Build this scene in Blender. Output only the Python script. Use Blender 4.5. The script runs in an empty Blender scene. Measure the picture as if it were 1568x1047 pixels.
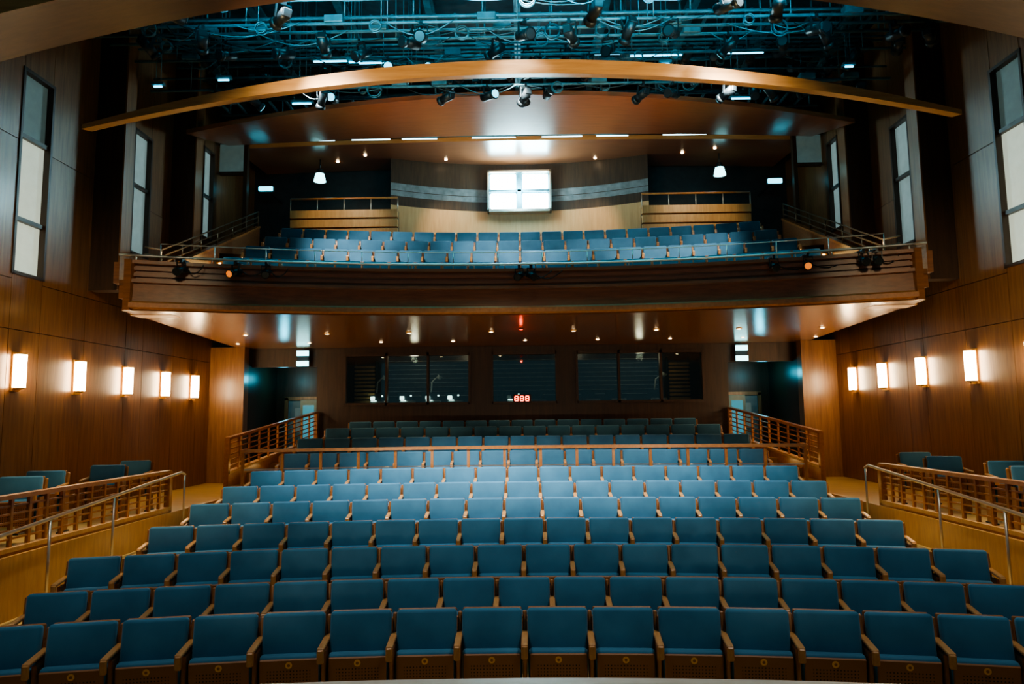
import bpy, bmesh, math, random
from mathutils import Matrix, Vector
random.seed(7)
S = bpy.context.scene
S.view_settings.view_transform = 'AgX'
try: S.view_settings.look = 'AgX - Medium High Contrast'
except Exception: pass
S.view_settings.exposure = 0.45

# ------------------------------------------------------------ materials
def new_mat(name):
    m = bpy.data.materials.new(name); m.use_nodes = True
    nt = m.node_tree; b = nt.nodes['Principled BSDF']
    return m, nt, b
def plain(name, col, rough=.5, metal=0., emis=None, es=0., noise=0.0):
    m, nt, b = new_mat(name)
    b.inputs['Base Color'].default_value = (*col, 1)
    b.inputs['Roughness'].default_value = rough
    b.inputs['Metallic'].default_value = metal
    if emis:
        b.inputs['Emission Color'].default_value = (*emis, 1)
        b.inputs['Emission Strength'].default_value = es
    if noise > 0:
        tc = nt.nodes.new('ShaderNodeTexCoord'); n = nt.nodes.new('ShaderNodeTexNoise')
        n.inputs['Scale'].default_value = 6; n.inputs['Detail'].default_value = 6
        r = nt.nodes.new('ShaderNodeValToRGB')
        r.color_ramp.elements[0].color = (*[c*(1-noise) for c in col], 1)
        r.color_ramp.elements[1].color = (*[min(1, c*(1+noise)) for c in col], 1)
        r.color_ramp.elements[0].position = .3; r.color_ramp.elements[1].position = .7
        nt.links.new(tc.outputs['Object'], n.inputs['Vector'])
        nt.links.new(n.outputs['Fac'], r.inputs['Fac'])
        nt.links.new(r.outputs['Color'], b.inputs['Base Color'])
    return m
def wood(name, c1, c2, rough=.4, scale=(10, 10, .7), coat=0.0, big=.25):
    m, nt, b = new_mat(name)
    tc = nt.nodes.new('ShaderNodeTexCoord'); mp = nt.nodes.new('ShaderNodeMapping')
    mp.inputs['Scale'].default_value = scale
    n = nt.nodes.new('ShaderNodeTexNoise'); n.inputs['Scale'].default_value = 2.2
    n.inputs['Detail'].default_value = 7; n.inputs['Roughness'].default_value = .65
    n2 = nt.nodes.new('ShaderNodeTexNoise'); n2.inputs['Scale'].default_value = .7
    r = nt.nodes.new('ShaderNodeValToRGB')
    r.color_ramp.elements[0].color = (*c1, 1); r.color_ramp.elements[1].color = (*c2, 1)
    r.color_ramp.elements[0].position = .32; r.color_ramp.elements[1].position = .68
    mx = nt.nodes.new('ShaderNodeMix'); mx.data_type = 'RGBA'; mx.blend_type = 'MULTIPLY'
    mx.inputs['Factor'].default_value = big
    nt.links.new(tc.outputs['Object'], mp.inputs['Vector'])
    nt.links.new(mp.outputs['Vector'], n.inputs['Vector'])
    nt.links.new(tc.outputs['Object'], n2.inputs['Vector'])
    nt.links.new(n.outputs['Fac'], r.inputs['Fac'])
    nt.links.new(r.outputs['Color'], mx.inputs['A'])
    nt.links.new(n2.outputs['Fac'], mx.inputs['B'])
    nt.links.new(mx.outputs['Result'], b.inputs['Base Color'])
    b.inputs['Roughness'].default_value = rough
    b.inputs['Coat Weight'].default_value = coat
    b.inputs['Coat Roughness'].default_value = .2
    return m
def fabric(name, c1, c2):
    m, nt, b = new_mat(name)
    tc = nt.nodes.new('ShaderNodeTexCoord'); n = nt.nodes.new('ShaderNodeTexNoise')
    n.inputs['Scale'].default_value = 3; n.inputs['Detail'].default_value = 8
    r = nt.nodes.new('ShaderNodeValToRGB')
    r.color_ramp.elements[0].color = (*c1, 1); r.color_ramp.elements[1].color = (*c2, 1)
    r.color_ramp.elements[0].position = .3; r.color_ramp.elements[1].position = .7
    nt.links.new(tc.outputs['Object'], n.inputs['Vector'])
    nt.links.new(n.outputs['Fac'], r.inputs['Fac'])
    nt.links.new(r.outputs['Color'], b.inputs['Base Color'])
    b.inputs['Roughness'].default_value = .75
    b.inputs['Sheen Weight'].default_value = .4
    b.inputs['Sheen Tint'].default_value = (.5, .82, 1, 1)
    n3 = nt.nodes.new('ShaderNodeTexNoise'); n3.inputs['Scale'].default_value = 350
    bp = nt.nodes.new('ShaderNodeBump'); bp.inputs['Strength'].default_value = .15
    bp.inputs['Distance'].default_value = .002
    nt.links.new(tc.outputs['Object'], n3.inputs['Vector'])
    nt.links.new(n3.outputs['Fac'], bp.inputs['Height'])
    nt.links.new(bp.outputs['Normal'], b.inputs['Normal'])
    return m
def perforated(name, c, dark):
    m, nt, b = new_mat(name)
    uv = nt.nodes.new('ShaderNodeTexCoord'); sep = nt.nodes.new('ShaderNodeSeparateXYZ')
    nt.links.new(uv.outputs['UV'], sep.inputs[0])
    def math_(op, a, bb=None):
        n = nt.nodes.new('ShaderNodeMath'); n.operation = op
        if isinstance(a, (int, float)): n.inputs[0].default_value = a
        else: nt.links.new(a, n.inputs[0])
        if bb is not None:
            if isinstance(bb, (int, float)): n.inputs[1].default_value = bb
            else: nt.links.new(bb, n.inputs[1])
        return n.outputs[0]
    k = 1/.026
    fx = math_('SUBTRACT', math_('FRACT', math_('MULTIPLY', sep.outputs[0], k)), .5)
    fy = math_('SUBTRACT', math_('FRACT', math_('MULTIPLY', sep.outputs[1], k)), .5)
    d = math_('ADD', math_('MULTIPLY', fx, fx), math_('MULTIPLY', fy, fy))
    dot = math_('LESS_THAN', d, .045)
    ax = math_('LESS_THAN', math_('ABSOLUTE', sep.outputs[0]), .17)
    ay = math_('LESS_THAN', sep.outputs[1], .075)
    f = math_('MULTIPLY', math_('MULTIPLY', dot, ax), ay)
    mx = nt.nodes.new('ShaderNodeMix'); mx.data_type = 'RGBA'
    nt.links.new(f, mx.inputs['Factor'])
    mx.inputs['A'].default_value = (*c, 1); mx.inputs['B'].default_value = (*dark, 1)
    nt.links.new(mx.outputs['Result'], b.inputs['Base Color'])
    b.inputs['Roughness'].default_value = .45
    return m
def glass(name, fac=.10):
    m = bpy.data.materials.new(name); m.use_nodes = True; nt = m.node_tree
    nt.nodes.clear()
    o = nt.nodes.new('ShaderNodeOutputMaterial'); mix = nt.nodes.new('ShaderNodeMixShader')
    t = nt.nodes.new('ShaderNodeBsdfTransparent'); g = nt.nodes.new('ShaderNodeBsdfGlossy')
    t.inputs['Color'].default_value = (.72, .78, .76, 1)
    g.inputs['Roughness'].default_value = .03; g.inputs['Color'].default_value = (.8, .9, .9, 1)
    mix.inputs[0].default_value = fac
    nt.links.new(t.outputs[0], mix.inputs[1]); nt.links.new(g.outputs[0], mix.inputs[2])
    nt.links.new(mix.outputs[0], o.inputs['Surface'])
    return m

M_WALL = wood('wall_veneer', (.20, .088, .032), (.35, .165, .062), .38, (9, 9, .5), .25)
M_DARKWOOD = wood('dark_veneer', (.042, .022, .012), (.080, .041, .021), .4, (9, 9, .6))
M_ARCH = wood('arch_maple', (.60, .31, .11), (.78, .45, .18), .38, (.6, 8, 8), .1)
M_CLOUD = wood('cherry_cloud', (.23, .075, .032), (.32, .11, .048), .28, (.6, 8, 8), .4)
M_CLOUDD = wood('dark_cloud', (.075, .036, .018), (.12, .056, .026), .4, (.6, 8, 8), .1)
M_SOFFIT = wood('soffit_veneer', (.27, .115, .042), (.36, .165, .066), .26, (.7, 8, 8), .5)
M_FASCIA = wood('fascia_veneer', (.19, .074, .028), (.31, .125, .048), .35, (.6, 6, 9), .3)
M_LIGHTWOOD = wood('light_maple', (.50, .26, .09), (.66, .37, .14), .4, (8, 8, 1))
M_ARM = wood('armrest_oak', (.50, .23, .08), (.66, .34, .12), .35, (20, 4, 8))
M_SHELL = wood('seat_shell_beech', (.34, .14, .05), (.46, .20, .07), .4, (20, 4, 8))
M_RAILWOOD = wood('rail_cherry', (.36, .14, .042), (.52, .22, .07), .32, (6, 6, 6), .3)
M_FLOOR = wood('floor_oak', (.52, .33, .11), (.68, .46, .17), .45, (1, 9, 4))
M_STAGE = wood('stage_maple', (.72, .62, .48), (.85, .76, .62), .4, (1, 9, 4))
M_FAB = fabric('seat_fabric_blue', (.026, .125, .215), (.048, .185, .300))
M_PERF = perforated('seat_perforated_ply', (.30, .13, .05), (.02, .01, .006))
M_BRASS = plain('brass', (.85, .52, .18), .35, .6)
M_METAL = plain('brushed_steel', (.65, .6, .52), .3, .9)
M_METALD = plain('bronze_rail', (.20, .14, .09), .4, .8)
M_BLACK = plain('black_paint', (.012, .014, .016), .6, noise=.4)
M_BLACKG = plain('black_metal', (.014, .022, .026), .4, .3)
M_STEEL = plain('grid_steel', (.06, .15, .18), .45, .4, noise=.3)
M_CEIL = plain('ceiling_black', (.010, .028, .036), .8, noise=.4)
M_CARPET = plain('dark_carpet', (.05, .035, .025), .95, noise=.3)
M_SCONCE = plain('sconce_glass', (.9, .85, .75), .5, 0, (1, .76, .46), 30)
M_WIN = plain('window_shade', (.5, .55, .5), .6, 0, (.64, .72, .58), .50, noise=.08)
M_WIN2 = plain('window_shade_dim', (.2, .26, .26), .5, 0, (.30, .48, .46), .08, noise=.1)
M_WIN3 = plain('window_shade_mid', (.3, .38, .38), .5, 0, (.45, .62, .60), .20, noise=.1)
M_TEAL = plain('exit_sign_glow', (.3, .8, .9), .5, 0, (.10, .72, .95), 3.0)
M_SIGN = plain('exit_sign_white', (.5, .9, .9), .5, 0, (.35, .9, .95), 4)
M_CYAN = plain('work_light_tube', (.3, .8, 1), .5, 0, (.08, .62, .9), 5)
M_COVE = plain('cove_tube', (.6, .9, 1), .5, 0, (.45, .85, 1), 5)
M_LED = plain('fixture_lens_lit', (.3, .8, 1), .5, 0, (.12, .7, .95), 1.8)
M_BOOTH = plain('booth_lamp', (1, 1, 1), .5, 0, (.50, .9, 1), 40)
M_RED = plain('clock_led', (1, .1, .05), .5, 0, (1, .06, .02), 9)
M_REDGLOW = plain('red_glow_lens', (1, .1, .05), .5, 0, (1, .06, .02), 3)  # emission for the added disc that imitates a red reflected glow
M_DOWN = plain('downlight_lens', (1, .9, .7), .5, 0, (1, .75, .45), 11)
M_STEP = plain('step_light', (1, .8, .4), .5, 0, (1, .66, .26), 7)
M_LENS = plain('amber_lens', (.8, .3, .05), .2, 0, (1, .25, .03), .6)
M_GLASS = glass('booth_glass')
M_REFL_BAND = plain('painted_reflection_band', (.17, .18, .18), .35, noise=.3)  # grey reflection painted as a band of colour
M_PANEL = wood('rear_panel_maple', (.52, .29, .13), (.64, .38, .18), .35, (7, 7, .6), .2)
M_DOOR = plain('door_teal_grey', (.08, .2, .24), .35, .1, noise=.1)
M_DOORG = plain('door_glass_teal', (.05, .25, .35), .15, 0, (.06, .35, .5), .4)
M_SCREEN = plain('monitor_screen', (.1, .1, .1), .3, 0, (.65, .9, .85), 4)
M_CREAM = plain('equipment_grey', (.42, .43, .40), .5, noise=.2)
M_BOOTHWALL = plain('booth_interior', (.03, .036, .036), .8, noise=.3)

# ------------------------------------------------------------ mesh builder
def rbox_geo(sx, sy, sz, b=0.0, seg=1):
    bm = bmesh.new(); bmesh.ops.create_cube(bm, size=1)
    bmesh.ops.scale(bm, vec=(sx, sy, sz), verts=bm.verts)
    if b > 0:
        bmesh.ops.bevel(bm, geom=bm.edges[:], offset=b, segments=seg, profile=.5, affect='EDGES')
    bm.verts.index_update()
    v = [x.co.copy() for x in bm.verts]; f = [[y.index for y in x.verts] for x in bm.faces]
    bm.free(); return v, f
BOXG = rbox_geo(1, 1, 1)
def cyl_geo(r1, r2, h, n=12):
    v = []; f = []
    for k in range(n):
        a = 2*math.pi*k/n; v.append(Vector((r1*math.cos(a), r1*math.sin(a), -h/2)))
    for k in range(n):
        a = 2*math.pi*k/n; v.append(Vector((r2*math.cos(a), r2*math.sin(a), h/2)))
    for k in range(n): f.append([k, (k+1) % n, n+(k+1) % n, n+k])
    f.append(list(range(n))[::-1]); f.append([n+k for k in range(n)])
    return v, f
T = Matrix.Translation
def RX(a): return Matrix.Rotation(math.radians(a), 4, 'X')
def RY(a): return Matrix.Rotation(math.radians(a), 4, 'Y')
def RZ(a): return Matrix.Rotation(math.radians(a), 4, 'Z')
def empty(name):
    o = bpy.data.objects.new(name, None); S.collection.objects.link(o); return o

class MB:
    def __init__(s): s.v = []; s.f = []; s.m = []; s.sm = []; s.uv = []; s.mats = []
    def mi(s, mat):
        if mat not in s.mats: s.mats.append(mat)
        return s.mats.index(mat)
    def add(s, geo, mat, mtx=None, smooth=False):
        v, f = geo; o = len(s.v); i = s.mi(mat)
        for p in v:
            s.v.append((mtx @ p) if mtx else p); s.uv.append((p[0], p[2]))
        for q in f: s.f.append([o+k for k in q]); s.m.append(i); s.sm.append(smooth)
    def merge(s, o, mtx):
        off = len(s.v); mp = [s.mi(x) for x in o.mats]
        s.v += [mtx @ Vector(p) for p in o.v]; s.uv += o.uv
        s.f += [[off+k for k in q] for q in o.f]; s.m += [mp[k] for k in o.m]; s.sm += o.sm
    def box(s, x0, x1, y0, y1, z0, z1, mat):
        s.add(BOXG, mat, T(((x0+x1)/2, (y0+y1)/2, (z0+z1)/2)) @ Matrix.Diagonal((abs(x1-x0), abs(y1-y0), abs(z1-z0), 1)))
    def beam(s, p0, p1, w, h, mat):
        p0 = Vector(p0); p1 = Vector(p1); d = p1-p0; L = d.length
        if L < 1e-5: return
        y = d/L; up = Vector((0, 0, 1)) if abs(y.z) < .98 else Vector((1, 0, 0))
        x = y.cross(up).normalized(); z = x.cross(y)
        R = Matrix((x, y, z)).transposed().to_4x4()
        s.add(BOXG, mat, T((p0+p1)/2) @ R @ Matrix.Diagonal((w, L, h, 1)))
    def tube(s, pts, r, mat, n=8, closed=False):
        pts = [Vector(p) for p in pts]; N = len(pts); o = len(s.v); i = s.mi(mat)
        for k, p in enumerate(pts):
            a = pts[(k-1) % N] if (closed or k > 0) else p
            b = pts[(k+1) % N] if (closed or k < N-1) else p
            d = (b-a).normalized(); up = Vector((0, 0, 1)) if abs(d.z) < .95 else Vector((0, 1, 0))
            x = d.cross(up).normalized(); z = x.cross(d)
            for j in range(n):
                t = 2*math.pi*j/n; s.v.append(p+x*r*math.cos(t)+z*r*math.sin(t)); s.uv.append((0, 0))
        for k in range(N if closed else N-1):
            k2 = (k+1) % N
            for j in range(n):
                s.f.append([o+k*n+j, o+k*n+(j+1) % n, o+k2*n+(j+1) % n, o+k2*n+j]); s.m.append(i); s.sm.append(True)
        if not closed:
            s.f.append([o+j for j in range(n)]); s.m.append(i); s.sm.append(False)
            s.f.append([o+(N-1)*n+j for j in range(n)]); s.m.append(i); s.sm.append(False)
    def grid(s, rows, mats, closed=False):
        o = len(s.v); w = len(rows[0])
        for r in rows:
            for p in r: s.v.append(Vector(p)); s.uv.append((p[0], p[2]))
        n = len(rows)
        for k in range(n if closed else n-1):
            i = s.mi(mats[k] if isinstance(mats, list) else mats); k2 = (k+1) % n
            for j in range(w-1):
                s.f.append([o+k*w+j, o+k*w+j+1, o+k2*w+j+1, o+k2*w+j]); s.m.append(i); s.sm.append(False)
    def build(s, name, parent=None):
        me = bpy.data.meshes.new(name); me.from_pydata([tuple(p) for p in s.v], [], s.f)
        for m in s.mats: me.materials.append(m)
        me.polygons.foreach_set('material_index', s.m); me.polygons.foreach_set('use_smooth', s.sm)
        uvl = me.uv_layers.new(name='UVMap')
        li = [0]*len(me.loops); me.loops.foreach_get('vertex_index', li)
        flat = []
        for k in li: flat += list(s.uv[k])
        uvl.data.foreach_set('uv', flat); me.update()
        bm = bmesh.new(); bm.from_mesh(me); bmesh.ops.recalc_face_normals(bm, faces=bm.faces); bm.to_mesh(me); bm.free()
        ob = bpy.data.objects.new(name, me); S.collection.objects.link(ob)
        if parent: ob.parent = parent
        return ob
def frange(a, b, n): return [a+(b-a)*k/(n-1) for k in range(n)]
def arcY(r, X, cy): return cy+math.sqrt(r*r-X*X)

# ------------------------------------------------------------ seats
def standard(m, x):
    m.add(rbox_geo(.036, .25, .62, .008), M_SHELL, T((x, -.03, .315)))
    m.add(rbox_geo(.056, .34, .030, .011, 2), M_ARM, T((x, -.12, .675)) @ RX(4))
    m.add(rbox_geo(.054, .03, .11, .01), M_ARM, T((x, -.283, .615)))
    m.add(rbox_geo(.036, .040, .30, .01), M_SHELL, T((x, .060, .70)) @ RX(-9))
    m.add(rbox_geo(.07, .28, .02, .004), M_BLACKG, T((x, -.03, .01)))
def seat_template(both=False):
    m = MB()
    t = RX(-9)
    m.add(rbox_geo(.505, .085, .38, .03, 3), M_FAB, T((0, 0, .695)) @ t, True)
    m.add(rbox_geo(.50, .022, .60, .01), M_SHELL, T((0, .050, .58)) @ t)
    m.add(rbox_geo(.485, .085, .34, .03, 3), M_FAB, T((0, -.105, .425)) @ RX(4), True)
    m.add(rbox_geo(.465, .02, .315, .008), M_PERF, T((0, -.156, .415)) @ RX(4))
    m.add(cyl_geo(.027, .027, .008, 14), M_BRASS, T((0, -.172, .525)) @ RX(94))
    m.add(cyl_geo(.012, .012, .010, 12), M_PERF, T((0, -.173, .525)) @ RX(94))
    for sx in ((-1, 1) if both else (-1,)): standard(m, sx*.275)
    return m
SEAT = seat_template(); SINGLE = seat_template(both=True)
def seat_row(Y, z, n, cy, pitch=.55):
    r = Y-cy; m = MB()
    for j in range(n):
        ph = (j-(n-1)/2)*pitch/r
        M = T((r*math.sin(ph), cy+r*math.cos(ph), z)) @ Matrix.Rotation(-ph, 4, 'Z')
        m.merge(SEAT, M)
    e = MB(); standard(e, 0); ph = (n/2)*pitch/r
    m.merge(e, T((r*math.sin(ph), cy+r*math.cos(ph), z)) @ Matrix.Rotation(-ph, 4, 'Z'))
    m.build('theatre_seat_row')
CY = -13.0
ROWS = [(6.15, 0, 18), (7.2, .02, 17), (8.25, .15, 18), (9.3, .30, 17), (10.35, .445, 17), (11.4, .58, 17), (12.5, .73, 17),
        (13.95, .945, 17), (14.95, 1.20, 17), (16.0, 1.39, 16), (17.0, 1.52, 15)]
for (Y, z, n) in ROWS: seat_row(Y, z, n, CY)
BCY = -7.0
BROWS = [(14.6, 4.85, 22), (15.7, 5.36, 22), (16.8, 5.86, 22), (17.9, 6.37, 22)]
for (Y, z, n) in BROWS: seat_row(Y, z, n, BCY)
k = 0
for s in (-1, 1):
    for (x, y, a) in ((6.95, 12.7, 8), (6.75, 11.5, 10), (6.95, 10.3, 12), (6.6, 9.3, 14), (7.2, 8.9, 16), (6.6, 8.1, 16)):
        o = SINGLE.build('theatre_seat') if k == 0 else bpy.data.objects.new('theatre_seat', ME)
        if k == 0: ME = o.data
        else: S.collection.objects.link(o)
        o.location = (s*x, y, .9); o.rotation_euler = (0, 0, math.radians(-s*a)); k += 1

# ------------------------------------------------------------ floors
def sweep_profile(prof, cy, xs): return [[(x, arcY(r, x, cy), z) for x in xs] for (r, z) in prof]
XS = frange(-5.75, 5.75, 47)
prof = [(4.40-CY, 0)]; pz = 0
for (Y, z, n) in ROWS:
    if z != pz:
        rr = Y-.72-CY; prof += [(rr, pz), (rr, z)]; pz = z
prof.append((18.95-CY, pz))
m = MB(); m.grid(sweep_profile(prof, CY, XS), M_FLOOR)
m.grid([[(x, arcY(4.40-CY, x, CY), 0) for x in XS], [(x, arcY(4.40-CY, x, CY), -.3) for x in XS]], M_FLOOR)
m.build('floor_stalls_stepped')
m = MB(); m.box(-12, 12, -4, 21, -.4, -.31, M_CARPET); m.build('floor')
m = MB()
XW = frange(-5.7, 5.7, 47)
SR = 4.235
m.grid([[(x, -3, 1.0) for x in XW], [(x, arcY(SR-CY, x, CY), 1.0) for x in XW], [(x, arcY(SR+.03-CY, x, CY), .97) for x in XW],
        [(x, arcY(SR+.03-CY, x, CY), .9) for x in XW], [(x, arcY(SR-.03-CY, x, CY), .9) for x in XW], [(x, arcY(SR-.03-CY, x, CY), -.3) for x in XW]],
       [M_STAGE, M_STAGE, M_STAGE, M_DARKWOOD, M_DARKWOOD])
m.build('stage_floor')
for s, nm in ((-1, 'left'), (1, 'right')):
    m = MB(); m.box(s*5.78, s*8.1, -3, 20.5, -.3, .9, M_FLOOR); m.build('floor_side_gallery_'+nm)

# ------------------------------------------------------------ gallery railings
def slat_rail(name, p0, p1, h, curb, nposts):
    m = MB(); p0 = Vector(p0); p1 = Vector(p1); up = Vector((0, 0, 1))
    m.beam(p0-up*(curb/2), p1-up*(curb/2), .09, curb, M_RAILWOOD)
    m.beam(p0+up*h, p1+up*h, .11, .05, M_RAILWOOD)
    m.beam(p0+up*.03, p1+up*.03, .12, .05, M_LIGHTWOOD)
    nb = 5
    for k in range(nb):
        zz = .10+(h-.16)*(k+.5)/nb
        m.beam(p0+up*zz, p1+up*zz, .022, .022, M_RAILWOOD)
    for k in range(nposts):
        q = p0.lerp(p1, k/(nposts-1))
        w = .09 if k in (0, nposts-1) else .04
        m.box(q.x-w/2, q.x+w/2, q.y-w/2, q.y+w/2, q.z-(curb if w > .05 else 0), q.z+h, M_RAILWOOD)
    return m.build(name)
def handrail(name, pts, posts):
    m = MB(); m.tube(pts, .022, M_METAL, 10)
    for (x, y, z0, z1) in posts: m.tube([(x, y, z0), (x, y, z1)], .017, M_METAL, 8)
    return m.build(name)
def floor_z(X, Y):
    r = math.hypot(X, Y-CY); z = 0
    for (a, b, n) in ROWS:
        if r >= a-.72-CY: z = b
    return z
for s in (-1, 1):
    slat_rail('gallery_railing', (s*5.84, 4.2, 1.03), (s*5.84, 11.7, 1.03), .62, .12, 26)
    slat_rail('stair_railing', (s*5.84, 14.0, 1.42), (s*5.36, 18.35, 1.95), .70, .40, 11)
    pts = [(s*5.58, 11.72, 1.60), (s*5.58, 11.6, 1.645), (s*5.58, 7.4, 1.27), (s*5.58, 5.0, 1.02)]
    P = [(s*5.58, y, floor_z(5.58, y)-.01, 1.02+(y-5.0)*(1.645-1.02)/6.6) for y in (5.2, 6.8, 8.4, 9.7)]
    P.append((s*5.58, 11.71, floor_z(5.58, 11.71)-.01, 1.60))
    handrail('stair_handrail', pts, P)
    m = MB(); m.box(s*5.74, s*5.79, 4.5, 13.4, -.3, 1.0, M_LIGHTWOOD); m.build('trim_gallery_curb')
    m = MB()
    for (Y, z, n) in ROWS[6:]:
        for x in (4.92, 5.12):
            y = arcY(Y-.72-CY, x, CY)
            m.box(s*x-.07, s*x+.07, y-.03, y-.004, z-.08, z-.02, M_STEP)
    m.build('aisle_step_light')
m = MB(); r = 13.15-CY
XR = frange(-5.0, 5.0, 41)
for (z, w, h, mt) in ((1.93, .09, .055, M_RAILWOOD), (1.0, .06, .05, M_RAILWOOD), (1.30, .02, .02, M_METAL), (1.6, .02, .02, M_METAL)):
    for a, b in zip(XR[:-1], XR[1:]): m.beam((a, arcY(r, a, CY), z), (b, arcY(r, b, CY), z), w, h, mt)
for x in frange(-5, 5, 16): y = arcY(r, x, CY); m.box(x-.025, x+.025, y-.025, y+.025, .72, 1.93, M_RAILWOOD)
m.build('cross_aisle_railing')

# ------------------------------------------------------------ side walls
WX = 8.0
wins = [(10.80, 11.50, 4.86, 8.2, (5.74, 7.12)), (14.05, 14.7, 5.95, 8.55, (7.4,)), (17.2, 17.75, 7.1, 9.4, (8.2,))]
ycuts = [-3, -1.5, 0, 1.5, 3, 4.5, 6, 7.5, 9, 10.80, 11.50, 12.7, 14.05, 14.7, 16, 17.2, 17.75, 19.2, 20.6]
for s, nm in ((-1, 'left'), (1, 'right')):
    m = MB(); m.box(s*8.14, s*8.4, -3, 20.8, -.3, 11.2, M_BLACK)
    g = .006
    for a, b in zip(ycuts[:-1], ycuts[1:]):
        zr = [(.9, 3.95), (3.95, 4.75), (4.75, 7.0), (7.0, 11.15)]
        w = next((q for q in wins if abs(q[0]-a) < .01), None)
        if w: zr = [(.9, 3.95), (3.95, w[2]), (w[3], 11.15)]
        for c, d in zr: m.box(s*WX, s*8.14, a+g, b-g, c+g, d-g, M_WALL)
    m.build('wall_'+nm)
    for (a, b, c, d, tr) in wins:
        m = MB()
        lo = tr[-1] if len(tr) > 1 else d
        m.box(s*8.09, s*8.12, a, b, c, lo, M_WIN if a < 12 else M_WIN3)
        if lo < d: m.box(s*8.09, s*8.12, a, b, lo, d, M_WIN2)
        fr = .035
        for (y0, y1, z0, z1) in ((a-fr, a+.015, c-fr, d+fr), (b-.015, b+fr, c-fr, d+fr), (a, b, c-fr, c+.02), (a, b, d-.02, d+fr)):
            m.box(s*7.98, s*8.12, y0, y1, z0, z1, M_DARKWOOD)
        for t in tr: m.box(s*8.02, s*8.1, a, b, t-.035, t+.035, M_DARKWOOD)
        m.build('window_side')
    for (y0, z0) in ((12.75, 4.9), (15.6, 6.3)):
        m = MB(); m.box(s*7.45, s*8.0, y0, y0+.28, z0, 11.1, M_DARKWOOD)
        m.box(s*7.43, s*7.46, y0-.02, y0+.30, z0, 11.1, M_WALL); m.build('wall_pier_'+nm)
    for y in (10.98, 12.5, 14.05, 15.55, 16.95):
        m = MB()
        zo = .17
        m.box(s*7.97, s*8.0, y-.08, y+.08, 2.80+zo, 3.42+zo, M_BRASS)
        m.add(cyl_geo(.08, .08, .52, 16), M_SCONCE, T((s*7.90, y, 3.12+zo)), True)
        m.add(cyl_geo(.09, .09, .02, 16), M_BRASS, T((s*7.90, y, 3.39+zo)))
        m.add(cyl_geo(.09, .05, .03, 16), M_BRASS, T((s*7.90, y, 2.845+zo)) @ RX(180))
        m.box(s*7.9, s*7.99, y-.02, y+.02, 2.80+zo, 2.84+zo, M_BRASS)
        m.build('wall_sconce')
    m = MB(); m.box(s*7.12, s*8.0, 17.95, 18.25, .9, 4.34, M_WALL); m.box(s*7.12, s*7.2, 18.25, 20.4, .9, 4.34, M_DARKWOOD)
    m.build('wall_vestibule_'+nm)
    m = MB(); m.box(s*5.4, s*7.2, 20.4, 20.5, .9, 4.34, M_DARKWOOD); m.build('wall_vestibule_end_'+nm)
    m = MB(); m.box(s*5.4, s*7.12, 18.5, 18.6, 3.85, 4.34, M_DARKWOOD); m.build('trim_vestibule_header')
    m = MB(); m.add(rbox_geo(.9, .05, 2.1, .01), M_DOOR, T((s*6.3, 20.35, 1.96)))
    m.add(rbox_geo(.5, .02, .7, .005), M_WIN2, T((s*6.3, 20.32, 2.45)))
    m.tube([(s*6.6, 20.29, 1.75), (s*6.6, 20.29, 2.15)], .015, M_METAL)
    for q in (-.5, .5): m.box(s*6.3+q-.05, s*6.3+q+.05, 20.30, 20.385, .91, 3.1, M_WALL)
    m.box(s*6.3-.55, s*6.3+.55, 20.30, 20.385, 3.02, 3.12, M_WALL)
    m.build('door_vestibule')
    m = MB(); M = T((s*5.72, 18.9, .9)) @ RZ(s*15)
    m.add(rbox_geo(.5, .04, 2.1, .008), M_DOOR, M @ T((0, 0, 1.05)))
    m.add(rbox_geo(.34, .05, 1.3, .004), M_DOORG, M @ T((0, 0, 1.3)))
    m.tube([M @ Vector((.2, -.05, .95)), M @ Vector((.2, -.05, 1.35))], .012, M_METAL)
    m.build('door_leaf')
    m = MB(); zo = .09
    m.box(s*5.72-.15, s*5.72+.15, 18.25, 18.31, 4.04+zo, 4.17+zo, M_SIGN); m.box(s*5.72-.16, s*5.72+.16, 18.31, 18.34, 3.75+zo, 4.2+zo, M_BLACKG)
    m.box(s*5.72-.15, s*5.72+.15, 18.25, 18.31, 3.77+zo, 3.90+zo, M_SIGN); m.box(s*5.72-.02, s*5.72+.02, 18.3, 18.33, 4.18+zo, 4.35, M_BLACKG)
    m.build('exit_sign')

# ------------------------------------------------------------ back wall (stalls)
BW = [(-4.65, -1.37), (-.78, .92), (1.45, 4.75)]
m = MB()
m.box(-5.4, 5.4, 18.5, 18.75, 0, 2.85, M_DARKWOOD); m.box(-5.4, 5.4, 18.5, 18.75, 4.17, 4.34, M_DARKWOOD)
e = [-5.4]+[v for w in BW for v in w]+[5.4]
for a, b in zip(e[::2], e[1::2]): m.box(a, b, 18.5, 18.75, 2.85, 4.17, M_DARKWOOD)
m.box(-5.4, -5.3, 18.75, 20.5, 0, 4.34, M_DARKWOOD); m.box(5.3, 5.4, 18.75, 20.5, 0, 4.34, M_DARKWOOD)
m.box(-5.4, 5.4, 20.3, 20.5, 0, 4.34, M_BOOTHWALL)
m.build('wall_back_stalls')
for i, (a, b) in enumerate(BW):
    m = MB()
    f = .06
    m.box(a, b, 18.44, 18.6, 2.82, 2.82+f, M_DARKWOOD); m.box(a, b, 18.44, 18.6, 4.17-f, 4.19, M_DARKWOOD)
    n = 3 if b-a > 2 else 1
    for q in frange(a, b, n+1): m.box(q-f/2, q+f/2, 18.44, 18.6, 2.82, 4.19, M_DARKWOOD)
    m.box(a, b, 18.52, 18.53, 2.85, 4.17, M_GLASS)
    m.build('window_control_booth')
m = MB()
m.box(-4.6, 4.7, 19.0, 19.6, 2.55, 2.62, M_CREAM)
for x in frange(-4.5, 4.6, 8): m.box(x-.03, x+.03, 19.1, 19.5, 1.5, 2.55, M_BLACKG)
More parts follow.
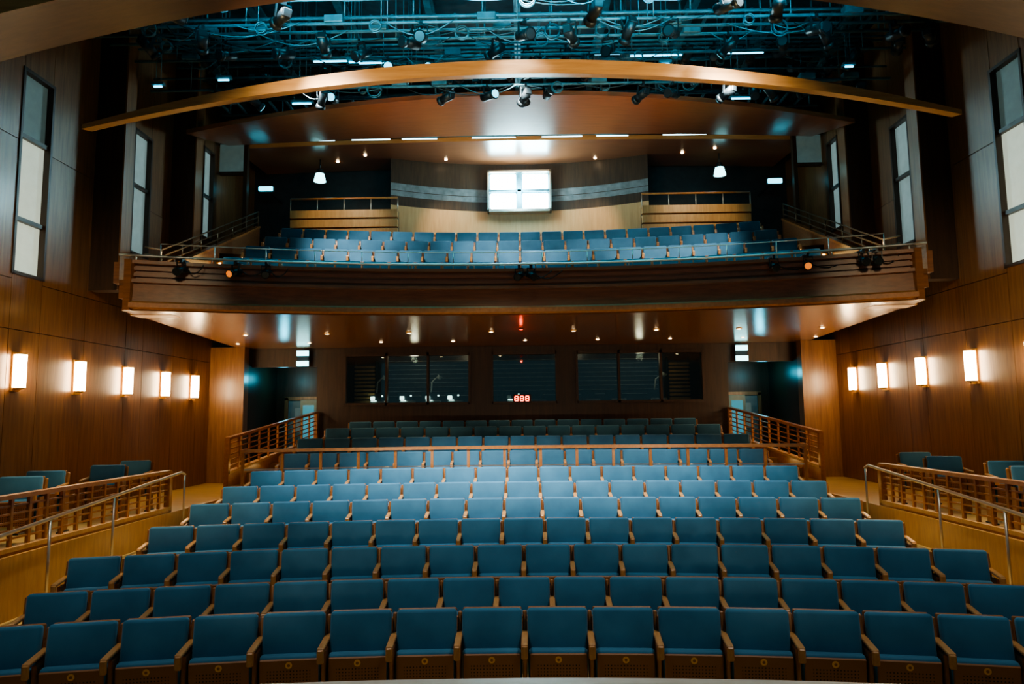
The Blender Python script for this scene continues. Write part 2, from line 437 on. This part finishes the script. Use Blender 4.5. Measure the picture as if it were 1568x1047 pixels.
for x in (-4.0, -3.2, -2.5, -1.9, -.3, .35, 1.8, 2.5, 3.6):
    w = random.uniform(.18, .28)
    m.add(rbox_geo(w*2, .04, .34, .01), M_BLACKG, T((x, 19.25, 3.0)) @ RX(-6))
    m.add(rbox_geo(w*1.8, .02, .28, .01), M_CREAM, T((x, 19.28, 3.0)) @ RX(-6))
    m.box(x-.04, x+.04, 19.26, 19.32, 2.62, 2.85, M_CREAM)
    m.add(rbox_geo(.4, .3, .08, .01), M_CREAM, T((x+.1, 19.12, 2.9)))
    if x < 0:
        m.box(x-w*.3, x+w*.4, 18.94, 18.96, 2.93, 2.955, M_SCREEN)
        m.add(rbox_geo(.12, .04, .10, .01), M_SCREEN if x < -1 else M_CREAM, T((x-.05, 19.1, 3.02)))
        m.box(x+w-.04, x+w, 19.2, 19.22, 3.06, 3.10, M_SCREEN)
    if x in (-4.0, -2.5, 3.6):
        m.tube([(x, 19.3, 3.0), (x+.05, 19.25, 3.45), (x+.22, 19.2, 3.6)], .02, M_CREAM, 6)
        m.add(cyl_geo(.04, .09, .1, 12), M_CREAM, T((x+.26, 19.2, 3.57)) @ RY(30))
m.build('control_desk')
for s in (-1, 1):
    m = MB()
    for k in range(10): m.box(s*4.0, s*4.58, 19.2, 19.4, 2.90+k*.105, 2.96+k*.105, M_LIGHTWOOD)  # slats modelled in place of a yellowish louvred reflection in the glass
    for x in (4.0, 4.58): m.box(s*x-.02, s*x+.02, 19.2, 19.4, 2.62, 4.05, M_BLACKG)
    m.build('louvre_reflection_slats')
m = MB()
for z in frange(3.1, 4.1, 9): m.box(-3.9, 3.9, 20.24, 20.29, z, z+.012, M_CREAM)
m.build('cable_tray_wall')
m = MB(); m.box(-.24, .24, 18.34, 18.42, 2.84, 3.06, M_BLACK); m.box(-.05, .05, 18.42, 18.5, 2.88, 2.98, M_BLACK)
for cx in (-.14, .0, .14):
    w, h, t, zc = .042, .06, .020, 2.95
    for zz in (-h, 0, h): m.box(cx-w, cx+w, 18.325, 18.34, zc+zz-t/2, zc+zz+t/2, M_RED)
    for xx in (-w, w):
        for zz in (-h/2, h/2): m.box(cx+xx-t/2, cx+xx+t/2, 18.325, 18.34, zc+zz-h/2+.008, zc+zz+h/2-.008, M_RED)
m.build('led_clock')

# ------------------------------------------------------------ balcony
BAL = empty('balcony')
R0 = 13.1-BCY
BX = 6.72
XB = frange(-BX, BX, 57)
m = MB()
prof = [(R0-.06, 4.40), (R0-.12, 4.43), (R0-.12, 4.51), (R0-.05, 4.55), (R0-.02, 4.86), (R0-.09, 4.87), (R0-.09, 4.93), (R0+.03, 4.94), (R0+.03, 4.98),
        (R0-.03, 4.985), (R0-.03, 5.05), (R0+.03, 5.055), (R0+.03, 5.09), (R0-.03, 5.095), (R0-.03, 5.16), (R0+.02, 5.165), (R0+.02, 5.19), (R0-.09, 5.20), (R0-.09, 5.26), (R0+.2, 5.26),
        (R0+.2, 4.40)]
pm = [M_RAILWOOD]*3+[M_FASCIA]*(len(prof)-3)
m.grid(sweep_profile(prof, BCY, XB), pm, closed=True)
for s in (-1, 1):
    yb = arcY(R0, BX, BCY)
    m.box(s*(BX-.02), s*(BX+.1), yb-.12, yb+.35, 4.38, 5.27, M_FASCIA)
    m.box(s*(BX+.2), s*(BX+.3), yb+.1, 18.3, 4.62, 4.95, M_FASCIA)
m.build('fascia', BAL)
m = MB()
XSO = frange(-BX-.15, BX+.15, 57)
bot = [[(x, arcY(R0-.05, min(abs(x), BX), BCY), 4.38) for x in XSO], [(x*1.08, 18.45, 4.34) for x in XSO],
       [(x*1.08, 18.45, 4.6) for x in XSO], [(x, arcY(R0-.05, min(abs(x), BX), BCY)+.1, 4.6) for x in XSO]]
m.grid(bot, M_SOFFIT, closed=True)
m.build('ceiling_under_balcony')
dl = [(x, 15.4) for x in frange(-6.1, 6.6, 8)]+[(x, 17.2) for x in frange(-7.0, 7.2, 9)]
m = MB()
for (x, y) in dl:
    m.add(cyl_geo(.065, .065, .02, 14), M_BRASS, T((x, y, 4.355))); m.add(cyl_geo(.035, .035, .02, 12), M_DOWN, T((x, y, 4.348)))
m.build('recessed_downlights')
m = MB(); m.add(cyl_geo(.06, .06, .02, 14), M_BLACKG, T((0, 15.0, 4.356))); m.add(cyl_geo(.035, .035, .02, 14), M_REDGLOW, T((0, 15.0, 4.35))); m.build('red_glow_disc')  # added glowing disc, imitates a red reflection on the soffit
prof = [(R0+.15, 4.85)]; pz = 4.85
for (Y, z, n) in BROWS:
    if z != pz:
        rr = Y-.75-BCY; prof += [(rr, pz), (rr, z)]; pz = z
prof += [(19.1-BCY, pz), (19.1-BCY, 6.9), (21.2-BCY, 6.9)]
m = MB(); m.grid(sweep_profile(prof, BCY, frange(-7.05, 7.05, 57)), M_CARPET); m.build('floor_balcony_stepped')
for s in (-1, 1):
    m = MB()
    y0, y1 = 12.1, 18.6
    a = s*7.06; b = s*7.16
    P = [(y0, 4.9), (y0, 5.28), (13.6, 5.4), (y1, 7.65), (y1, 6.6), (y0+2, 4.9)]
    m.grid([[(a, y, z) for y, z in P+[P[0]]], [(b, y, z) for y, z in P+[P[0]]]], M_FASCIA)
    for x in (a, b):
        o = len(m.v); i = m.mi(M_FASCIA)
        for y, z in P: m.v.append(Vector((x, y, z))); m.uv.append((0, 0))
        m.f.append([o+k for k in range(len(P))]); m.m.append(i); m.sm.append(False)
    m.beam((s*7.11, 13.6, 5.43), (s*7.11, y1, 7.68), .14, .05, M_RAILWOOD)
    for k in range(3):
        h = .14+.14*k; m.tube([(s*7.11, 13.0, 5.35+h), (s*7.11, 13.6, 5.43+h), (s*7.11, y1, 7.68+h)], .016, M_METALD, 8)
    for t in frange(0, 1, 7): m.tube([(s*7.11, 13.6+5*t, 5.42+2.25*t), (s*7.11, 13.6+5*t, 5.86+2.25*t)], .018, M_METALD, 8)
    m.build('side_parapet', BAL)
    m = MB()
    for (Y, z, n) in BROWS:
        for dy, dz in ((0, 0), (-.38, -.26)):
            yy = arcY(Y-.75+dy-BCY, 6.55, BCY)
            if dy: m.box(s*6.25, s*7.0, yy, yy+.38, z-.22+dz, z+dz, M_LIGHTWOOD)
            m.box(s*6.28, s*6.56, yy-.03, yy-.004, z+dz-.12, z+dz-.03, M_STEP)
            m.box(s*6.66, s*6.94, yy-.03, yy-.004, z+dz-.12, z+dz-.03, M_STEP)
    m.build('stair', BAL)
XT = frange(-6.95, 6.95, 59)
m = MB()
m.tube([(x, arcY(R0+.02, x, BCY), 5.36) for x in XT], .024, M_METAL, 8)
m.tube([(x, arcY(R0+.15, x, BCY), 5.62) for x in frange(-6.4, 6.4, 50)], .009, M_METAL, 8)
for x in frange(-6.7, 6.7, 24): m.tube([(x, arcY(R0+.02, x, BCY), 5.24), (x, arcY(R0+.02, x, BCY), 5.36)], .012, M_METAL, 6)
for x in frange(-6.4, 6.4, 16): m.tube([(x, arcY(R0+.15, x, BCY), 5.24), (x, arcY(R0+.15, x, BCY), 5.62)], .009, M_METAL, 6)
m.build('rail', BAL)
def fixture(lens=M_BLACKG, sc=1.):
    m = MB()
    Z = Matrix.Scale(sc, 4)
    m.add(cyl_geo(.085, .075, .30, 14), M_BLACKG, Z @ T((0, 0, -.22)) @ RX(110), True)
    m.add(cyl_geo(.10, .085, .07, 14), M_BLACKG, Z @ T((0, -.16, -.28)) @ RX(-70), True)
    m.add(cyl_geo(.078, .078, .02, 14), lens, Z @ T((0, -.195, -.293)) @ RX(110))
    for sx in (-1, 1): m.add(rbox_geo(.016, .04, .2), M_BLACKG, Z @ T((sx*.10, 0, -.14)))
    m.add(rbox_geo(.216, .04, .02), M_BLACKG, Z @ T((0, 0, -.04)))
    m.add(rbox_geo(.05, .07, .09), M_BLACKG, Z @ T((0, 0, -.005)))
    m.add(rbox_geo(.13, .1, .12, .01), M_BLACKG, Z @ T((0, .13, -.17)))
    return m
FX = fixture(); FXC = fixture(lens=M_LED); FS = fixture(sc=.75); FSA = fixture(lens=M_LENS, sc=.75)
for x in (-5.9, -5.05, -4.55, -.02, .2, 4.5, 5.05, 5.9, 6.1):
    y = arcY(R0-.24, x, BCY); F = FSA if abs(x) == 5.05 else FS
    m = MB(); m.merge(F, T((x, y, 5.25)) @ RZ(random.uniform(-25, 25)))
    m.box(x-.02, x+.02, y-.02, y+.3, 5.26, 5.29, M_BLACKG)
    m.build('stage_light', BAL)
    m = MB(); L = random.uniform(.3, .8)
    m.tube([(x+L*t, y+.12+.02*math.sin(t*9), 5.20-.16*math.sin(math.pi*t)) for t in frange(0, 1, 12)], .010, M_BLACK, 6); m.build('cable', BAL)

# balcony rear wall
m = MB()
RC = 7.8; cyp = 20.3-RC
XP = frange(-3.65, 3.65, 41)
def prow(z): return [(x, arcY(RC, x, cyp), z) for x in XP]
m.grid([prow(6.95), prow(8.50), prow(8.78), prow(8.93), prow(8.95), prow(9.15), prow(9.95)], [M_PANEL, M_DARKWOOD, M_REFL_BAND, M_DARKWOOD, M_REFL_BAND, M_DARKWOOD])  # grey strips paint a reflection onto the curved panel
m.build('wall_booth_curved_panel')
m = MB(); m.box(-8.1, 8.1, 20.6, 20.8, 4.4, 11.2, M_BLACK)
m.build('wall_back_balcony')
m = MB()
m.box(-.93, .93, 19.98, 20.25, 8.42, 8.50, M_METAL); m.box(-.93, .93, 19.98, 20.25, 9.60, 9.66, M_METAL)
for x in (-.91, .91): m.box(x-.025, x+.025, 19.98, 20.25, 8.42, 9.66, M_METAL)
m.box(-.06, .06, 20.0, 20.2, 8.5, 9.6, M_STEEL); m.box(-.9, .9, 20.0, 20.2, 9.02, 9.08, M_STEEL)
m.box(-.89, .89, 20.15, 20.2, 8.5, 9.6, M_STEEL)
for cx in (-.47, .47):
    for cz in (8.76, 9.34): m.add(rbox_geo(.74, .06, .46, .03, 2), M_BOOTH, T((cx, 20.10, cz)))
m.build('window_projection_booth')
for s in (-1, 1):
    m = MB()
    xa, xb = (-6.4, -3.4) if s < 0 else (3.4, 6.4)
    for k in range(5): m.box(xa, xb, 19.15-.025*k, 19.3, 7.0+.26*k, 7.22+.26*k, M_LIGHTWOOD)
    m.box(xa, xb, 19.2, 19.32, 6.95, 8.25, M_DARKWOOD)
    m.tube([(xa, 19.10, 8.60), (xb, 19.10, 8.60)], .03, M_RAILWOOD, 8)
    for x in frange(xa, xb, 5): m.tube([(x, 19.10, 8.2), (x, 19.10, 8.60)], .015, M_METAL, 6)
    m.build('balcony_rear_parapet')
    m = MB(); x = s*5.65
    m.tube([(x, 19.3, 9.85), (x, 19.3, 9.45)], .015, M_BLACKG)
    m.add(cyl_geo(.17, .12, .22, 16), M_SIGN, T((x, 19.3, 9.28)), True); m.add(cyl_geo(.10, .08, .16, 12), M_BLACKG, T((x, 19.3, 9.44)))
    m.build('pendant_lamp')
    m = MB(); m.add(rbox_geo(.40, .08, .14, .03, 2), M_TEAL, T((s*7.15, 19.2, 8.95))); m.add(rbox_geo(.46, .06, .19, .02), M_BLACKG, T((s*7.15, 19.27, 8.95))); m.box(s*7.15-.02, s*7.15+.02, 19.26, 20.6, 8.93, 8.97, M_BLACKG)
    m.build('exit_sign_balcony')
    m = MB(); m.box(s*7.3, s*7.95, 18.0, 18.06, 9.0, 9.8, M_WIN2); m.box(s*7.2, s*7.3, 17.97, 18.12, 6.5, 11, M_DARKWOOD); m.box(s*7.3, s*7.95, 17.97, 18.1, 9.78, 9.86, M_DARKWOOD); m.box(s*7.3, s*7.95, 17.97, 18.1, 8.94, 9.02, M_DARKWOOD)
    m.build('window_clerestory')

# ------------------------------------------------------------ ceiling clouds & arches
def cloud(name, xw, ys, zf, th, mat, medge, n=61):
    xs = frange(-xw, xw, n); m = MB()
    tf = (lambda x: th) if not callable(th) else th
    b = [[(x, y, zf(x, y)) for x in xs] for y in ys]
    t = [[(x, y, zf(x, y)+tf(x)) for x in xs] for y in ys[::-1]]
    rows = b+t
    mats = [mat]*(len(ys)-1)+[medge]+[mat]*(len(ys)-1)+[medge]
    m.grid(rows, mats, closed=True)
    for s in (0, -1):
        o = len(m.v); i = m.mi(medge)
        for r_ in rows: m.v.append(Vector(r_[s])); m.uv.append((0, 0))
        m.f.append([o+k for k in range(len(rows))]); m.m.append(i); m.sm.append(False)
    return m.build(name)
cloud('ceiling_arch', 6.5, [10.0, 10.12, 10.24], lambda x, y: 7.56+.25*(y-10)-x*x/57, lambda x: .22-.15*(abs(x)/6.5)**2, M_ARCH, M_ARCH)
cloud('ceiling_arch', 7.9, [6.9, 7.4, 7.9], lambda x, y: 7.42+.2*(y-6.9)-x*x/44, .16, M_CLOUDD, M_ARCH)
cloud('ceiling_cloud_panel', 7.3, frange(14.8, 17.0, 5), lambda x, y: 9.5-(x*x/70)*(1-(y-14.8)/2.8), .10, M_CLOUD, M_CLOUD)
cloud('ceiling_cloud_panel', 7.6, frange(18.1, 20.5, 3), lambda x, y: 9.80+.06*(y-18.1)-x*x/500, .12, M_CLOUD, M_ARCH)
m = MB()
for (x, y) in ((-5.2, 19.5), (-4.3, 19), (-2.1, 19.6), (4.6, 19.2), (5.4, 18.8), (2.2, 19.7)):
    m.add(cyl_geo(.04, .04, .04, 12), M_DOWN, T((x, y, 9.80+.06*(y-18.1)-x*x/500-.01)))
m.build('ceiling_downlights_balcony')
m = MB(); m.box(-8.1, 8.1, -3, 20.6, 11.2, 11.4, M_CEIL); m.build('ceiling')

# ------------------------------------------------------------ technical grid
GRID = empty('lighting_grid')
def coil(m, x, y, z, r=.13):
    for q in range(3):
        rr = r*random.uniform(.8, 1.05); oy = .03*q
        m.tube([(x+rr*math.cos(t), y-.05-oy, z-.1+rr*math.sin(t)) for t in frange(0, 2*math.pi*.96, 18)], .010, M_STEEL, 5)
BAT = [(9.3, 8.35), (10.6, 8.75), (11.1, 8.9), (11.9, 9.2), (12.7, 9.3), (13.3, 9.0), (13.7, 9.2), (13.5, 9.9), (14.3, 10.0), (15.5, 10.3)]
for bi, (y, z) in enumerate(BAT):
    m = MB(); w = 7.3
    m.tube([(-w, y, z), (w, y, z)], .026, M_STEEL, 8)
    if random.random() < .6: m.tube([(-w, y+.1, z+.3), (w, y+.1, z+.3)], .02, M_STEEL, 8)
    x = -w+.3
    while x < w:
        x += random.uniform(.45, 1.2)
        if x > w-.2: break
        c = random.random()
        if c < .48: m.merge(FXC if random.random() < .09 else FX, T((x, y, z-.02)) @ RZ(random.uniform(-50, 50)+random.choice([0, 180])) @ RX(random.uniform(-20, 20)))
        elif c < .68: coil(m, x, y, z, random.uniform(.08, .14))
        elif c < .84: m.add(rbox_geo(.3, .15, .12, .01), M_STEEL, T((x, y, z+.06)))
    for q in range(9):
        a = random.uniform(-w, w-1.5); L = random.uniform(.5, 2); d = random.uniform(.05, .25)
        m.tube([(a+L*t, y-.04, z-d*math.sin(math.pi*t)) for t in frange(0, 1, 10)], .009, M_BLACKG if q % 2 else M_STEEL, 5)
    for x in frange(-6.5, 6.5, 7): m.tube([(x, y, z), (x, y, 11.19)], .009, M_STEEL, 5)
    m.build('lighting_batten', GRID)
for yc in (12.6, 16.0):
    m = MB()
    for x0 in frange(-7.2, 6.8, 36): m.box(x0, x0+.05, yc, yc+.8, 10.05, 10.1, M_STEEL)
    for dy in (0, .8):
        for z in (10.05, 10.5, 10.95): m.tube([(-7.4, yc+dy, z), (7.4, yc+dy, z)], .03, M_STEEL, 6)
        for x in frange(-7.2, 7.2, 12): m.tube([(x, yc+dy, 10.05), (x, yc+dy, 11.19)], .02, M_STEEL, 6)
    m.build('catwalk', GRID)
for x in frange(-7.2, 7.2, 9):
    m = MB(); m.box(x-.07, x+.07, 9, 18, 10.98, 11.02, M_STEEL); m.box(x-.07, x+.07, 9, 18, 10.7, 10.74, M_STEEL)
    for y in frange(9, 17.4, 15):
        m.beam((x, y, 10.74), (x, y+.3, 10.98), .03, .03, M_STEEL); m.beam((x, y+.3, 10.98), (x, y+.6, 10.74), .03, .03, M_STEEL)
    m.build('roof_truss', GRID)
tubes = [(-4.0, -3.3, 13.1, 9.45), (-3.1, -2.6, 13.1, 9.40), (1.5, 2.0, 13.1, 9.5), (2.2, 3.2, 13.1, 9.45), (3.9, 4.8, 13.15, 9.5), (-5.6, -5.4, 12.5, 8.8), (-2.0, -1.7, 14.0, 9.5), (6.1, 6.25, 12.6, 8.9), (-6.7, -6.55, 12.3, 8.6),
         (-4.8, -4.4, 14.3, 9.15), (4.5, 4.9, 14.3, 9.1), (-3.1, -2.9, 12.3, 9.0), (2.6, 2.75, 12.2, 8.8)]
for (a, b, y, z) in tubes:
    m = MB(); m.tube([(a, y, z), (b, y, z)], .016, M_CYAN, 6); m.box(a-.04, b+.04, y-.04, y+.06, z+.025, z+.07, M_STEEL)
    for q in (a+.03, b-.03): m.tube([(q, y+.01, z+.06), (q, y+.01, 11.19)], .007, M_STEEL, 5)
    m.build('work_light', GRID)
m = MB()
m.tube([(-7, 17.5, 9.7), (7, 17.5, 9.7)], .03, M_STEEL, 8)
for x in (-5.6, -4.3, -3.0, -1.2, .6, 2.0, 3.7, 5.2): m.tube([(x, 17.45, 9.62), (x+random.uniform(.7, 1.15), 17.45, 9.62)], .014, M_COVE, 6)
for x in frange(-6.5, 6.5, 6): m.tube([(x, 17.5, 9.7), (x, 17.5, 11.19)], .01, M_STEEL, 5)
m.build('cove_light_batten', GRID)

# ------------------------------------------------------------ lights
def aim(o, tgt): o.rotation_euler = (Vector(tgt)-Vector(o.location)).to_track_quat('-Z', 'Y').to_euler()
def spot(name, loc, tgt, p, col, ang, blend=.6, size=.12):
    l = bpy.data.lights.new(name, 'SPOT'); l.energy = p; l.color = col; l.spot_size = math.radians(ang); l.spot_blend = blend; l.shadow_soft_size = size
    o = bpy.data.objects.new(name, l); o.location = loc; S.collection.objects.link(o); aim(o, tgt); return o
def point(name, loc, p, col, size=.1):
    l = bpy.data.lights.new(name, 'POINT'); l.energy = p; l.color = col; l.shadow_soft_size = size
    o = bpy.data.objects.new(name, l); o.location = loc; S.collection.objects.link(o); return o
def area(name, loc, tgt, p, col, sx, sy, spread=180):
    l = bpy.data.lights.new(name, 'AREA'); l.energy = p; l.color = col; l.shape = 'RECTANGLE'; l.size = sx; l.size_y = sy
    l.spread = math.radians(spread)
    o = bpy.data.objects.new(name, l); o.location = loc; S.collection.objects.link(o); aim(o, tgt); return o
W = (1, .80, .50); N = (1, .95, .90); C = (.05, .62, .85)
for x in (-3.2, 0, 3.2):
    spot('house_spotlight', (x, 8.7, 8.9), (x*.55, 12.2, 1.4), 3000, N, 50, 1.0, .15)
    spot('house_spotlight', (x*1.3, 12.9, 9.0), (x, 16.6, 6), 1150, N, 56, .8, .15)
for x in (-3, 3):
    spot('front_spotlight', (x, 4.6, 8.8), (x*.9, 7.0, .6), 560, N, 70, .8, .15)
for s in (-1, 1):
    spot('aisle_fill', (s*5.0, 9.0, 8.0), (s*5.4, 9.6, .5), 1150, W, 38, .7)  # added overhead spot standing in for warm light along the curb
    spot('arch_spotlight', (s*4.0, 6.2, 5.0), (s*1.8, 10.1, 7.65), 900, (1, .74, .42), 54, .8)
    spot('fascia_spotlight', (s*3.0, 6.0, 8.2), (s*3.2, 13, 4.6), 420, W, 50, .8)
    spot('front_fill', (s*2.4, 3.2, 1.25), (s*1.6, 13.5, 4.3), 180, (1, .76, .48), 55, 1.0)  # added fill below the view, warms soffit, fascia and arch
    spot('side_wall_spotlight', (s*4.5, 7.5, 6.0), (s*8, 12.2, 3.9), 260, W, 58, 1.0)
    spot('cloud_spotlight', (s*3, 13.9, 5.6), (s*1.8, 15.6, 9.5), 260, (1, .65, .45), 70, 1.0)
    spot('parapet_fill', (s*5, 16.6, 9.3), (s*4.9, 19.2, 7.8), 150, W, 60, .8)  # added light so the parapet slats do not stay dark
    spot('rear_panel_fill', (s*2.2, 18.3, 9.6), (s*1.8, 20, 7.4), 190, W, 62, .8)  # added warm light to brighten the lower wall panel
    point('vestibule_lamp', (s*6.6, 19.4, 3.6), 12, (.06, .6, .8))
    spot('gallery_floor_spot', (s*6.7, 13.2, 8.0), (s*6.6, 15.2, .9), 420, W, 40, .7)
    area('under_balcony_fill', (s*7.0, 15.5, 2.2), (s*3, 15.2, 4.4), 24, (1, .70, .40), 1.2, .1)  # added fill to brighten the soffit and rear seating
for (x, y) in dl[::2]:
    spot('downlight', (x, y, 4.32), (x, y, 0), 32, W, 95, .8, .05)
point('projection_booth_glow', (0, 19.5, 9.05), 200, (.5, .88, 1), .3)
point('red_glow_fill', (0, 15.0, 4.20), .8, (1, .08, .03), .03)  # added point light spreading the imitated red reflection on the soffit
point('control_booth_lamp', (-2.9, 19.0, 4.05), 11, (1, .85, .6), .1)
point('control_booth_lamp', (3.2, 19.0, 4.05), 9, (1, .85, .6), .1)
area('grid_fill', (0, 9.0, 8.25), (0, 12.5, 9.9), 190, C, 10, .4, 80)  # added out-of-view cyan fill for the undersides of the pipes
area('roof_light', (0, 11.6, 11.1), (0, 11.8, 0), 110, C, 10, 1.2, 90)
area('roof_light', (0, 14.9, 11.1), (0, 14.4, 0), 60, C, 10, .6, 90)
w = bpy.data.worlds.new('world'); S.world = w; w.use_nodes = True
w.node_tree.nodes['Background'].inputs[0].default_value = (.09, .18, .22, 1)
w.node_tree.nodes['Background'].inputs[1].default_value = .55

# ------------------------------------------------------------ camera
cam = bpy.data.cameras.new('camera'); co = bpy.data.objects.new('camera', cam); S.collection.objects.link(co)
cam.sensor_width = 36; cam.lens = 24.75; cam.clip_end = 200
co.matrix_world = T((0, 0, 2.5)) @ RZ(.75) @ RX(96) @ RZ(-.65)
S.camera = co
